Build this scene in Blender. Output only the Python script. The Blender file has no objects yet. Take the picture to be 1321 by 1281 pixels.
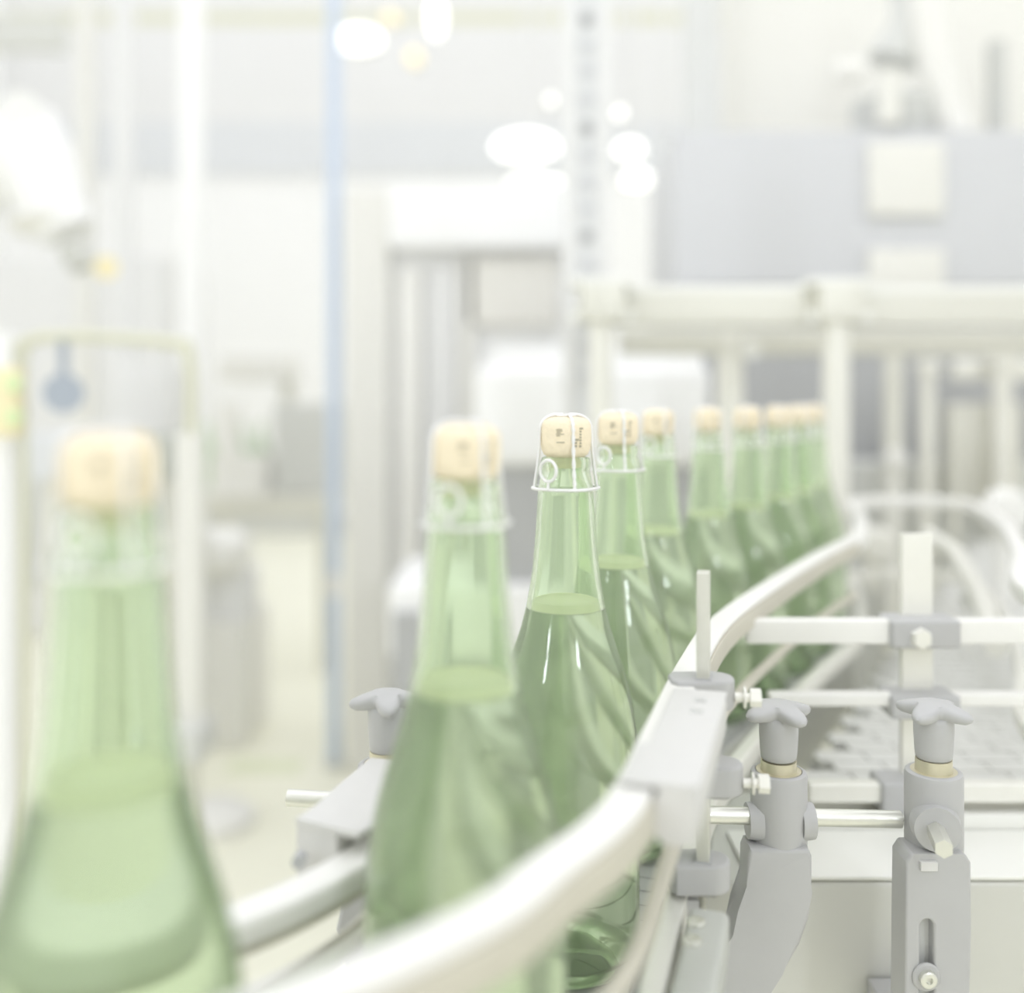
import bpy, bmesh, math, random
from mathutils import Vector, Matrix, Quaternion
random.seed(4)
PI = math.pi
C = bpy.context.scene.collection
F = 1300.0; HY = 512.0; CX = 660.5; CAMZ = 0.332
FLOOR = -0.90

def P(px, py, Y):
    """a point of the place seen at image position px,py standing Y metres away"""
    return Vector(((px-CX)/F*Y, Y, CAMZ-(py-HY)/F*Y))

# ------------------------------------------------------------------ materials
def lin(c):
    c = c/255.0
    return c/12.92 if c <= 0.04045 else ((c+0.055)/1.055)**2.4
_m = {}
def mat(name, rgb, rough=0.5, metal=0.0, var=0.04, scale=30.0, bump=0.0, spec=0.4, emit=0.0, k=1.0):
    if name in _m: return _m[name]
    m = bpy.data.materials.new(name); m.use_nodes = True
    nt = m.node_tree; b = nt.nodes['Principled BSDF']
    col = [min(0.97, lin(v)*k) for v in rgb]
    tc = nt.nodes.new('ShaderNodeTexCoord')
    nz = nt.nodes.new('ShaderNodeTexNoise'); nz.inputs['Scale'].default_value = scale; nz.inputs['Detail'].default_value = 4
    nt.links.new(tc.outputs['Object'], nz.inputs['Vector'])
    mx = nt.nodes.new('ShaderNodeMix'); mx.data_type = 'RGBA'
    mx.inputs[6].default_value = [c*(1-var) for c in col]+[1]
    mx.inputs[7].default_value = [min(.98, c*(1+var)) for c in col]+[1]
    nt.links.new(nz.outputs['Fac'], mx.inputs[0]); nt.links.new(mx.outputs[2], b.inputs['Base Color'])
    b.inputs['Roughness'].default_value = rough; b.inputs['Metallic'].default_value = metal
    b.inputs['Specular IOR Level'].default_value = spec
    if bump:
        bp = nt.nodes.new('ShaderNodeBump'); bp.inputs['Strength'].default_value = bump; bp.inputs['Distance'].default_value = .001
        nt.links.new(nz.outputs['Fac'], bp.inputs['Height']); nt.links.new(bp.outputs['Normal'], b.inputs['Normal'])
    if emit:
        b.inputs['Emission Color'].default_value = [lin(v) for v in rgb]+[1]; b.inputs['Emission Strength'].default_value = emit
    _m[name] = m; return m

def glass_mat(name, tint, body, ior, mixf, rough=0.0):
    m = bpy.data.materials.new(name); m.use_nodes = True
    nt = m.node_tree; out = nt.nodes['Material Output']; b = nt.nodes['Principled BSDF']
    b.inputs['Base Color'].default_value = tint+(1,); b.inputs['Transmission Weight'].default_value = 1
    b.inputs['Roughness'].default_value = rough; b.inputs['IOR'].default_value = ior
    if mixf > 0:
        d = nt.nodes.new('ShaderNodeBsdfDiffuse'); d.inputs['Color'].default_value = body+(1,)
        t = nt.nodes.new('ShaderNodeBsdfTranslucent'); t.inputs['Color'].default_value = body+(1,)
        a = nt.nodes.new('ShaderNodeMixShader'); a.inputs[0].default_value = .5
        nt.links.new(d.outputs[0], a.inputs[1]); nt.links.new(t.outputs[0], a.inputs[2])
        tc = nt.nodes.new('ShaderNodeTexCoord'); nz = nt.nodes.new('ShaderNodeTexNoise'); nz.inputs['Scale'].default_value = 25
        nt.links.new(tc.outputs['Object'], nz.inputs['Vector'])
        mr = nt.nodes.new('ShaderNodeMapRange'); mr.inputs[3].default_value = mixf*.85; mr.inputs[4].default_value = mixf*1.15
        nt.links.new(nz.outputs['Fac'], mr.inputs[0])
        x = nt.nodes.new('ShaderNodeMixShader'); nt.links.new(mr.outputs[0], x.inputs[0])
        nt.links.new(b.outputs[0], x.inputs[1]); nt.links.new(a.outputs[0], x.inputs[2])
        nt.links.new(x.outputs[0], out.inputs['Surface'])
    return m

BLK  = mat('black plastic', (187,187,187), .4, 0, .03, 60, .15, .4)  # colours from here on lifted pale: the washed-out haze is put into them
BLKD = mat('dark machine panel', (186,187,188), .6, 0, .03, 8)
GREYP = mat('light grey plastic', (217,216,214), .42, 0, .03, 80, .3)
CLEARP = mat('smoky plastic', (196,198,192), .3, 0, .05, 40, .2)
WHT  = mat('white plastic', (240,239,235), .4, 0, .02, 40)
STEEL = mat('brushed steel', (226,226,218), .33, .75, .05, 120, .3)
STEELW = mat('pale steel', (238,237,230), .4, .35, .03, 60)
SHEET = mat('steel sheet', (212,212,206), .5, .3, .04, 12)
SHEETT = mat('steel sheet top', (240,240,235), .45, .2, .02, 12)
RAILC = mat('rail profile', (206,202,188), .45, .05, .05, 30)
BRASS = mat('brass', (214,208,184), .35, .5, .06, 90)
CORK = mat('cork', (246,233,206), .85, 0, .07, 350, .6)
INK  = mat('cork ink', (176,170,150), .8)
WIRE = mat('galvanised wire', (240,240,240), .3, .25, .03, 200)
BELT = mat('belt plastic', (220,220,216), .5, 0, .05, 90, .2)
CHAIN = mat('chain plates', (196,197,194), .4, .2, .05, 90, .2)
BED = mat('conveyor bed', (196,197,195), .5, .1, .05, 20)
FLOORM = mat('resin floor', (244,243,226), .35, 0, .03, 1.2)
WALLM = mat('wall paint', (248,248,248), .7, 0, .015, 2)
WALLG = mat('wall band grey', (224,226,229), .7, 0, .02, 2)
WALLG2 = mat('wall band light grey', (232,232,232), .7, 0, .02, 2)
OLIVE = mat('olive beam paint', (220,220,200), .6, 0, .03, 4)
BLUE = mat('blue paint', (204,215,232), .45, 0, .02, 4)
BEIGE = mat('beige panel', (232,231,226), .5, 0, .02, 3)
PANELG = mat('grey blue panel', (214,215,218), .45, 0, .015, 3)
CREAM = mat('cream panel', (236,235,229), .5, 0, .015, 3)
GREY = mat('mid grey', (214,215,212), .5, 0, .03, 6)
GREYT = mat('warm grey tube', (226,225,216), .4, .2, .03, 10)
YEL = mat('yellow plastic', (247,236,198), .5, 0, .03, 10)
LIME = mat('lime plastic', (222,238,190), .5, 0, .03, 10)
NAVY = mat('blue grey plastic', (176,184,196), .5, 0, .03, 10)
GREENG = mat('far green glass', (206,222,196), .3, 0, .04, 20)
GLOW = mat('glow face', (255,253,248), .5, emit=1.25)  # lamps, and bright reflections put in as glowing discs
LAMPY = mat('amber glow face', (246,232,196), .5, emit=.5)
GLOWC = mat('hall glow face', (240,245,255), .5, emit=34)
GLASS = glass_mat('green bottle glass', (.925,1.0,.865), (.86,.985,.76), 1.42, .14)  # diffuse share lifts the darks, imitating haze over the glass
WINE  = glass_mat('wine', (.995,1,.975), (.6,.7,.5), 1.33, 0)

SURF = mat('wine surface froth', (253,255,222), .4, 0, .03, 60)  # pale lime disc paints the bright reflection of the wine surface
# ------------------------------------------------------------------ mesh helpers
class MB:
    def __init__(s): s.bm = bmesh.new()
    def box(s, c, d, rot=None, bev=0.0):
        c = Vector(c); M = Matrix.Translation(c)
        if rot is not None: M = M @ rot.to_4x4()
        M = M @ Matrix.Diagonal((d[0], d[1], d[2], 1))
        r = bmesh.ops.create_cube(s.bm, size=1, matrix=M)
        if bev:
            es = {e for v in r['verts'] for e in v.link_edges}
            bmesh.ops.bevel(s.bm, geom=list(es), offset=bev, segments=3, affect='EDGES', profile=.6)
        return s
    def bb(s, x0, x1, y0, y1, z0, z1, bev=0):
        return s.box(((x0+x1)/2, (y0+y1)/2, (z0+z1)/2), (x1-x0, y1-y0, z1-z0), None, bev)
    def cyl(s, a, b, r1, r2=None, n=32, spin=0):
        a, b = Vector(a), Vector(b); r2 = r1 if r2 is None else r2
        return s.lathe(a, b-a, [(0, 0), (0, r1), ((b-a).length, r2), ((b-a).length, 0)], n, spin)
    def lathe(s, o, axis, prof, n=48, spin=0):
        o = Vector(o); q = Vector((0, 0, 1)).rotation_difference(Vector(axis).normalized())
        rings = []
        for z, r in prof:
            if r < 1e-7: rings.append([s.bm.verts.new(o+q@Vector((0, 0, z)))])
            else: rings.append([s.bm.verts.new(o+q@Vector((r*math.cos(2*PI*i/n+spin), r*math.sin(2*PI*i/n+spin), z))) for i in range(n)])
        for A, B in zip(rings, rings[1:]):
            for i in range(n):
                j = (i+1) % n
                if len(A) == 1 and len(B) == 1: continue
                if len(A) == 1: s.bm.faces.new((A[0], B[j], B[i]))
                elif len(B) == 1: s.bm.faces.new((A[i], A[j], B[0]))
                else: s.bm.faces.new((A[i], A[j], B[j], B[i]))
        return s
    def tube(s, pts, r, n=10, closed=False):
        pts = [Vector(p) for p in pts]; N = len(pts); rings = []; up = None
        for i, p in enumerate(pts):
            if closed: t = pts[(i+1) % N]-pts[i-1]
            else: t = pts[min(i+1, N-1)]-pts[max(i-1, 0)]
            t.normalize()
            if up is None: up = t.orthogonal().normalized()
            up = (up-t*up.dot(t)).normalized(); w = t.cross(up)
            rr = r[i] if isinstance(r, (list, tuple)) else r
            rings.append([s.bm.verts.new(p+up*rr*math.cos(2*PI*k/n)+w*rr*math.sin(2*PI*k/n)) for k in range(n)])
        M = N if closed else N-1
        for i in range(M):
            A, B = rings[i], rings[(i+1) % N]
            for k in range(n):
                j = (k+1) % n; s.bm.faces.new((A[k], A[j], B[j], B[k]))
        if not closed:
            s.bm.faces.new(rings[0][::-1]); s.bm.faces.new(rings[-1])
        return s
    def sweep(s, pts, sec):
        """pts: 3-D path lying flat; sec: (side, up) outline; side is to the right of travel"""
        N = len(pts); rings = []
        for i, p in enumerate(pts):
            t = pts[min(i+1, N-1)]-pts[max(i-1, 0)]; t.z = 0; t.normalize()
            sd = Vector((t.y, -t.x, 0))
            rings.append([s.bm.verts.new(p+sd*a+Vector((0, 0, b))) for a, b in sec])
        n = len(sec)
        for A, B in zip(rings, rings[1:]):
            for k in range(n):
                j = (k+1) % n; s.bm.faces.new((A[k], A[j], B[j], B[k]))
        s.bm.faces.new(rings[0][::-1]); s.bm.faces.new(rings[-1]); return s
    def prism(s, outline, o, u, v, w, depth, bev=0):
        """outline in (u,v) axes at o, extruded along w"""
        o, u, v, w = Vector(o), Vector(u), Vector(v), Vector(w)
        a = [s.bm.verts.new(o+u*x+v*y) for x, y in outline]; b = [s.bm.verts.new(o+u*x+v*y+w*depth) for x, y in outline]
        fs = [s.bm.faces.new(a[::-1]), s.bm.faces.new(b)]
        n = len(a)
        for i in range(n):
            j = (i+1) % n; fs.append(s.bm.faces.new((a[i], a[j], b[j], b[i])))
        if bev:
            es = set(fs[0].edges) | set(fs[1].edges)
            bmesh.ops.bevel(s.bm, geom=list(es), offset=bev, segments=3, affect='EDGES', profile=.6)
        return s
    def build(s, name, m, parent=None, smooth=35, bev=0):
        bmesh.ops.recalc_face_normals(s.bm, faces=s.bm.faces)
        me = bpy.data.meshes.new(name); s.bm.to_mesh(me); s.bm.free()
        me.materials.append(m)
        o = bpy.data.objects.new(name, me); C.objects.link(o)
        if parent is not None:
            o.parent = parent
            base = parent.matrix_basis if parent.parent is None else parent.parent.matrix_basis @ parent.matrix_basis
            me.transform(base.inverted())      # keep local coords relative to the thing
        if smooth:
            me.shade_smooth()
            try: me.set_sharp_from_angle(angle=math.radians(smooth))
            except Exception: pass
        if bev:
            bm_ = o.modifiers.new('Bevel', 'BEVEL'); bm_.width = bev; bm_.segments = 3; bm_.limit_method = 'ANGLE'
            bm_.angle_limit = math.radians(40); bm_.harden_normals = False
        return o
def tag(o, label, cat, group=None):
    o['label'] = label; o['category'] = cat
    if group: o['group'] = group
    return o
def thing(name, label, cat, loc, group=None):
    o = bpy.data.objects.new(name, None); C.objects.link(o); o.location = loc; o.empty_display_size = .02
    return tag(o, label, cat, group)
def struct(o): o['kind'] = 'structure'; return o
def copy_tree(o, parent=None):
    c = o.copy(); C.objects.link(c); c.parent = parent
    for ch in list(o.children): copy_tree(ch, c)
    return c
def spline(pts, per=10):
    pts = [Vector(p) for p in pts]; P_ = [pts[0]*2-pts[1]]+pts+[pts[-1]*2-pts[-2]]; out = []
    for i in range(1, len(P_)-2):
        a, b, c, d = P_[i-1:i+3]
        for k in range(per):
            t = k/per
            out.append(.5*((2*b)+(c-a)*t+(2*a-5*b+4*c-d)*t*t+(3*b-a-3*c+d)*t**3))
    out.append(pts[-1]); return out
def offset(pts, d):
    out = []
    for i, p in enumerate(pts):
        t = pts[min(i+1, len(pts)-1)]-pts[max(i-1, 0)]; t.z = 0; t.normalize()
        out.append(p+Vector((t.y, -t.x, 0))*d)
    return out
def rrect(x0, x1, z0, z1, r=.002, n=4):
    out = []
    for cx, cz, a0 in ((x1-r, z1-r, 0), (x0+r, z1-r, 90), (x0+r, z0+r, 180), (x1-r, z0+r, 270)):
        for k in range(n+1):
            a = math.radians(a0+90*k/n); out.append((cx+r*math.cos(a), cz+r*math.sin(a)))
    return out

# ------------------------------------------------------------------ setting: the hall
struct(MB().bb(-4.5, 5.0, -2.5, 9.3, FLOOR-.1, FLOOR).build('floor', FLOORM, smooth=0))
struct(MB().bb(-4.5, 5.0, 9.0, 9.2, FLOOR, 5.2).build('wall_back', WALLM, smooth=0))
struct(MB().bb(-4.7, -4.5, -2.5, 9.3, FLOOR, 5.2).build('wall_left', WALLM, smooth=0))
struct(MB().bb(-4.7, 5.2, -2.7, -2.5, FLOOR, 5.2).build('wall_front', WALLM, smooth=0))
struct(MB().bb(5.0, 5.2, -2.5, 9.3, FLOOR, 5.2).build('wall_right', WALLM, smooth=0))
def wz(py, Y=9.0): return CAMZ-(py-HY)/F*Y
for i, (p0, p1, m) in enumerate(((-60, 16, WALLG2), (16, 34, OLIVE), (34, 100, WALLG2), (158, 226, WALLG), (100, 158, WALLG2))):
    struct(MB().bb(-4.49, 4.99, 8.96, 9.0, wz(p1), wz(p0)).build('trim_%d' % (i+1), m, smooth=0))
struct(MB().bb(-4.49, 4.99, 8.97, 9.0, FLOOR, FLOOR+.18).build('baseboard_back', GREY, smooth=0))

# ------------------------------------------------------------------ bottles
ROW = [(-.330, .170), (-.225, .240), (-.130, .325), (-.020, .433), (.032, .600), (.079, .751), (.134, .929), (.206, 1.057), (.265, 1.133), (.326, 1.232), (.378, 1.325), (.424, 1.417), (.440, 1.52), (.425, 1.64)]
HB = .320
outer = [(24, 12.5), (24.6, 14.2), (27, 14.9), (30, 14.9), (31.5, 14.3), (33, 14.4), (36, 15.2), (42, 16.3), (50, 16.9), (62, 17.6), (75, 18.5), (90, 19.9), (102, 21.6), (114, 23.8), (125, 26.6), (136, 30.2), (148, 34.2), (160, 37.6), (172, 40.2), (184, 41.9), (198, 43.0), (215, 43.6), (235, 43.8), (300, 43.8), (311, 43.3), (316.5, 41.5), (319.3, 38), (320, 34)]
punt = [(318, 30), (308, 24), (298, 14), (294, 0)]
def rad_at(z):
    for (a, r), (b, q) in zip(outer, outer[1:]):
        if a <= z <= b: return r+(q-r)*(z-a)/(b-a)
    return outer[-1][1]
inner = [(z, max(9.2, r-(4.6 if z < 40 else 3.0))) for z, r in outer if z < 300]+[(309, 38), (312, 34), (303, 24), (292, 13), (289, 0)]
def make_bottle():
    t = thing('wine_bottle', '', 'bottle', (0, 0, 0))
    prof = [(HB-z/1000, r/1000) for z, r in (inner[::-1]+outer+punt)]
    bm = MB(); bm.lathe((0, 0, 0), (0, 0, 1), prof, 72)
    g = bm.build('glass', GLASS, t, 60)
    # a fine mould collar below the lip
    lv = 114
    wp = [(lv, 0), (lv, rad_at(lv)-2.6)]
    wp += [(z, r-2.6) for z, r in outer if lv < z < 300]+[(309.3, 38.2), (312.3, 34.2), (303.3, 24.2), (292.3, 13), (289.3, 0)]
    MB().lathe((0, 0, 0), (0, 0, 1), [(HB-z/1000, r/1000) for z, r in wp], 72).build('wine', WINE, t, 60)
    MB().lathe((0, 0, HB-(lv-.2)/1000), (0, 0, 1), [(0, 0), (0, (rad_at(lv)-3.15)/1000), (.0035, (rad_at(lv-3.5)-3.15)/1000), (.0050, (rad_at(lv-5)-3.3)/1000), (.0036, (rad_at(lv)-6)/1000), (.0030, 0)], 64).build('sheen', SURF, t, 60)
    # cork: mushroom head and plug
    cp = [(0, 0), (.2, 6), (.9, 10.5), (2.6, 13.6), (5.0, 14.8), (9, 15.1), (15, 15.0), (19.5, 14.5), (22.5, 13.2), (24.0, 11.2), (25.5, 9.3), (30, 9.0), (31, 0)]
    ck = MB().lathe((0, 0, 0), (0, 0, 1), [(HB-z/1000, r/1000) for z, r in cp], 48).build('cork', CORK, t, 60)
    pm = MB()
    def mark(a, z, w, h):
        r = .0150; 
        for k in range(max(1, int(w/.0012))):
            aa = a+(k*.0012)/r
            p = Vector((math.cos(aa)*r, math.sin(aa)*r, HB-z))
            pm.box(p, (.0006, .0012, h), Matrix.Rotation(aa, 3, 'Z'))
    rnd = random.Random(3)
    for k in range(5): mark(-1.95+rnd.uniform(-.02, .02), .0075+k*.0009, rnd.uniform(.003, .0055), .0005)
    for k in range(7): mark(-1.02, .0070+k*.0017, rnd.uniform(.0010, .0026), .0011)
    for k in range(3): mark(-1.22, .0135+k*.0018, rnd.uniform(.0012, .0026), .0012)
    mark(-1.95, .0150, .0050, .0006)
    pm.build('printed_mark', INK, ck, 0)
    # wire hood
    w = MB(); rb = .0192; zb = HB-.0425
    for k in range(4):
        a = -1.35+k*PI/2
        ca, sa = math.cos(a), math.sin(a)
        pts = [(0.002, .0008), (.008, .0005), (.0125, -.0015), (.0153, -.0052), (.0160, -.010), (.0164, -.020), (.0174, -.030), (.0186, -.038), (rb, -.0425)]
        pp = spline([Vector((r*ca, r*sa, HB+z+.0003)) for r, z in pts], 4)
        if k % 2 == 0:      # two strands twisted together
            w.tube([p+Vector((-sa, ca, 0))*.00055*math.cos(i*1.1)+Vector((ca, sa, 0))*.0004*math.sin(i*1.1) for i, p in enumerate(pp)], .0007, 8)
            w.tube([p-Vector((-sa, ca, 0))*.00055*math.cos(i*1.1)-Vector((ca, sa, 0))*.0004*math.sin(i*1.1) for i, p in enumerate(pp)], .0007, 8)
        else: w.tube(pp, .0010, 8)
    w.tube([Vector((math.cos(a)*rb*(1+.045*math.cos(4*(a+1.35))), math.sin(a)*rb*(1+.045*math.cos(4*(a+1.35))), zb)) for a in [i*2*PI/64 for i in range(64)]], .0010, 8, closed=True)
    w.tube([Vector((math.cos(a)*.0058, math.sin(a)*.0058, HB+.0004)) for a in [i*2*PI/24 for i in range(24)]], .0006, 8, closed=True)
    hood = w.build('wire_hood', WIRE, t, 60)
    # twist loop standing off the side
    l = MB(); a = -2.2; c0 = Vector((math.cos(a)*.0186, math.sin(a)*.0186, HB-.0315)); tg = Vector((-math.sin(a), math.cos(a), 0)); up = Vector((0, 0, 1))
    l.tube([c0+tg*.0056*math.cos(q)+up*.0062*math.sin(q) for q in [i*2*PI/32 for i in range(32)]], .0010, 8, closed=True)
    l.tube([c0-up*.0062, c0-up*.009, Vector((math.cos(a)*rb, math.sin(a)*rb, zb))], .0009, 8)
    l.build('twist_loop', WIRE, hood, 60)
    return t
proto = make_bottle()
blabels = [
 'nearest green corked bottle, large and badly blurred at the left edge of the picture',
 'second nearest green corked bottle, softly blurred, standing left of the sharp one',
 'sharp green corked bottle, third from the camera, wire hood and printed cork in focus',
 'fourth green corked bottle, just right of the sharp one and partly behind it',
 'fifth green corked bottle from the camera, last one before the gap in the row',
 'sixth green corked bottle, first one after the gap above the flat steel bar',
 'seventh green corked bottle, its shoulder above the straight start of the rail',
 'eighth green corked bottle, third from the right end of the row',
 'ninth green corked bottle, second to last before the steel post',
 'tenth and farthest green corked bottle, half hidden by the steel post']
rots = [0.5, 0.30, 0.0, -.05, .1, .5, .8, 1.1, 1.4, .2]
for i in range(10):
    o = proto if i == 0 else copy_tree(proto)
    x, y = ROW[i+2]; o.location = (x, y, .0005); o.rotation_euler.z = rots[i]
    tag(o, blabels[i], 'bottle', 'corked green bottles queuing on the curved conveyor')

# ------------------------------------------------------------------ curved conveyor under the bottles
row = spline([Vector((x, y, 0)) for x, y in ROW], 10)
cv = thing('bottle_conveyor', 'curved dark slat chain conveyor carrying the row of green bottles', 'conveyor', (row[0].x, row[0].y, 0))
MB().sweep(row, rrect(-.050, .050, -.060, -.006, .003)).build('bed', BED, cv, 0)
ch = MB()
dist = 0; acc = 0
for a, b in zip(row, row[1:]):
    seg = (b-a).length; tdir = (b-a).normalized(); ang = math.atan2(tdir.y, tdir.x)
    while acc < seg:
        p = a+tdir*acc
        ch.box((p.x, p.y, -.003), (.0175, .084, .006), Matrix.Rotation(ang, 3, 'Z'))
        acc += .019
    acc -= seg
ch.build('slat_chain', CHAIN, cv, 0)
for sx, nm in ((-.052, 'side_plate'), (.052, 'side_plate')):
    MB().sweep(offset(row, sx), rrect(-.002, .002, -.085, -.002, .0008)).build(nm, SHEET, cv, 0)
for k in (18, 55, 95):
    p = row[k]; MB().cyl((p.x, p.y, FLOOR), (p.x, p.y, -.055), .022).build('leg', STEEL, cv)

# ------------------------------------------------------------------ guide rails, right side
RP = [(-.086, .247), (-.072, .261), (-.047, .280), (-.027, .297), (-.0045, .320), (.013, .348), (.034, .380), (.049, .414), (.071, .486), (.110, .615), (.152, .730), (.230, .881), (.320, 1.040), (.383, 1.140)]
rr_ = spline([Vector((x, y, 0)) for x, y in RP], 10)
def at_h(pts, h): return [Vector((p.x, p.y, CAMZ-h)) for p in pts]
isl = [(.383, 1.140), (.415, 1.205), (.470, 1.36), (.510, 1.50), (.535, 1.585), (.575, 1.62), (.66, 1.625), (.700, 1.60), (.705, 1.54), (.635, 1.30), (.535, 1.06), (.455, .90), (.43, .80)]
island = spline([Vector((x, y, 0)) for x, y in isl], 8)
gr = thing('guide_rail', 'pale curved upper guide rail sweeping across the foreground in front of the bottles', 'guide rail', (rr_[0].x, rr_[0].y, CAMZ-.16), 'guide rails beside the bottles')
MB().sweep(at_h(rr_, .160), rrect(-.008, .009, -.004, 0, .0016)).build('wear_strip', WHT, gr, 50)
MB().sweep(at_h(rr_, .1641), rrect(-.006, .010, -.0145, 0, .0012)).build('channel', RAILC, gr, 50)
go = MB().sweep(at_h(island, .160), rrect(-.009, .009, -.017, 0, .004)).build('guide_rail', WHT, None, 50)
tag(go, 'white guide rail looping round above the wide grey belt behind the posts', 'guide rail', 'guide rails beside the bottles')
m1 = MB(); rm = offset(rr_, .004); m1.tube(at_h(rm, .224), .0042, 14)
tag(m1.build('guide_rod', RAILC), 'thin round middle guide rod below the foreground rail', 'guide rod')
low = MB().sweep(at_h(offset(rr_, -.002), .279), rrect(-.006, .006, -.016, 0, .002)).build('guide_rail', STEELW, None, 50)
tag(low, 'lowest pale guide rail running beside the bottle bases on the right', 'guide rail', 'guide rails beside the bottles')
il = MB().sweep(at_h(island, .279), rrect(-.006, .006, -.014, 0, .002)).build('guide_rail', STEELW, None, 50)
tag(il, 'lower rail of the loop just above the wide grey belt', 'guide rail', 'guide rails beside the bottles')

# left side rails
LP = [(-.345, .262), (-.265, .335), (-.180, .388), (-.121, .417), (-.076, .470), (-.056, .530), (-.034, .610), (.012, .77), (.066, .95), (.140, 1.085), (.205, 1.180), (.262, 1.275), (.32, 1.38), (.36, 1.46)]
lr = spline([Vector((x, y, 0)) for x, y in LP], 10)
gl = thing('guide_rail', 'white blurred guide rail behind the nearest bottle at lower left', 'guide rail', (lr[0].x, lr[0].y, CAMZ-.215), 'guide rails beside the bottles')
MB().sweep(at_h(lr, .215), rrect(-.009, .010, -.0125, 0, .003)).build('wear_strip', WHT, gl, 50)
MB().sweep(at_h(lr, .2276), rrect(-.008, .006, -.005, 0, .0012)).build('channel', RAILC, gl, 50)
gl2 = MB().tube(at_h(offset(lr, -.004), .257), .0055, 14).build('guide_rod', STEEL)
tag(gl2, 'steel guide rod beneath the white rail at lower left', 'guide rod')
gl3 = MB().sweep(at_h(offset(lr, -.004), .285), rrect(-.008, .005, -.014, 0, .002)).build('guide_rail', STEELW, None, 50)
tag(gl3, 'lowest rail on the left side beside the bottle bases', 'guide rail', 'guide rails beside the bottles')

# ------------------------------------------------------------------ clip blocks
def cut(path, y0, y1):
    return [p for p in path if y0 <= p.y <= y1]
def ext(path, y0, y1, n=24):
    out = []
    for k in range(n+1):
        y = y0+(y1-y0)*k/n
        for a, b in zip(path, path[1:]):
            if a.y <= y <= b.y: out.append(a.lerp(b, (y-a.y)/(b.y-a.y))); break
    return out
def screw(mb, p, r=.0032):
    mb.lathe(p, (0, 0, 1), [(0, 0), (0, r), (.0008, r), (.0012, r*.85), (.0012, r*.5), (.0004, r*.45), (.0004, 0)], 6)
blk = thing('rail_clip', 'grey plastic rail clip block with two cross screws on the right hand rail', 'rail clip', (.075, .47, CAMZ-.18))
pth = ext(rr_, .412, .545)
MB().sweep(at_h(pth, .181), rrect(.0098, .0270, 0, .0225, .005)).build('body', GREYP, blk, 50)
MB().sweep(at_h(ext(rr_, .412, .455), .1585), rrect(-.0045, .0278, 0, .0022, .001)).build('end_cap', GREYP, blk, 50)
MB().sweep(at_h(ext(rr_, .456, .545), .1590), rrect(-.001, .0273, 0, .0016, .0008)).build('cover', GREYP, blk, 50)
for py, px in ((903, 904), (917, 899)):
    Y = F*.157/(py-HY); c = P(px, py, Y)
    s = MB()
    for a in (0.5, 0.5+PI/2): s.box(c+Vector((0, 0, -.0001)), (.0075, .0013, .0008), Matrix.Rotation(a, 3, 'Z'))
    s.lathe(c+Vector((0, 0, -.0006)), (0, 0, 1), [(0, 0), (0, .0022), (.0006, .0022), (.0007, 0)], 16)
    s.build('screw', GREY, blk, 0)
lb = thing('rail_clip', 'smoky clear plastic clip block with two hex screws, lower down beside the bottle bases', 'rail clip', (.08, .47, CAMZ-.30))
MB().sweep(at_h(ext(rr_, .40, .545), .300), rrect(.0075, .0285, 0, .025, .004)).build('body', CLEARP, lb, 50)
for px, py in ((899, 1189), (893, 1213)):
    Y = F*.274/(py-HY); c = P(px, py, Y)
    s = MB(); s.lathe(c-Vector((0, 0, .0014)), (0, 0, 1), [(0, 0), (0, .0048), (.002, .0048), (.0026, .0042), (.0026, .0026), (.0012, .0024), (.0012, 0)], 24)
    s.build('screw', STEEL, lb, 30)
l2 = thing('rail_clip', 'grey plastic rail clip block on the left rail behind the second bottle', 'rail clip', (-.08, .5, CAMZ-.22))
MB().sweep(at_h(ext(lr, .474, .560), .236), rrect(-.034, -.0105, 0, .031, .004)).build('body', GREYP, l2, 50)
MB().sweep(at_h(ext(lr, .472, .560), .2066), rrect(-.034, .004, 0, .003, .001)).build('cover', GREYP, l2, 50)
p = ext(lr, .473, .475)[0]
MB().cyl((p.x-.026, .4735, CAMZ-.219), (p.x-.026, .480, CAMZ-.219), .0032).build('screw_hole', BLKD, l2)

# ------------------------------------------------------------------ vertical bar with clamps (right)
def bolt(parent, a, d, m=STEELW, r=.0052, L=.006):
    a = Vector(a); d = Vector(d).normalized()
    b = MB(); b.cyl(a, a+d*.010, .0026, None, 16); b.cyl(a+d*.005, a+d*.0062, r*1.15, None, 24)
    b.cyl(a+d*.0085, a+d*(.0085+L), r, None, 6, .5); return b.build('bolt', m, parent, 20)
def clamp_shape(c, w, d, h, rot=0, slot=.014):
    """rounded block with a D-shaped end, standing round an upright bar"""
    out = []
    for k in range(13):
        a = -PI/2+PI*k/12; out.append((w*.30+d*.5*math.cos(a)*.95, d*.5*math.sin(a)))
    out += [(-w*.55, d*.5), (-w*.68, d*.28), (-w*.68, -d*.28), (-w*.55, -d*.5)]
    ca, sa = math.cos(rot), math.sin(rot)
    m = MB(); m.prism(out, Vector(c)-Vector((0, 0, h/2)), (ca, sa, 0), (-sa, ca, 0), (0, 0, 1), h, .0022)
    return m
bx, by = .1085, .566
rb_ = thing('rail_bracket', 'upright flat steel bar with three black clamps holding the right hand rails', 'bracket', (bx, by, .05))
MB().box((bx-.001, by, .1475), (.0072, .0110, .173), Matrix.Rotation(-.25, 3, 'Z'), .0006).build('bar', STEEL, rb_, 30)
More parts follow.
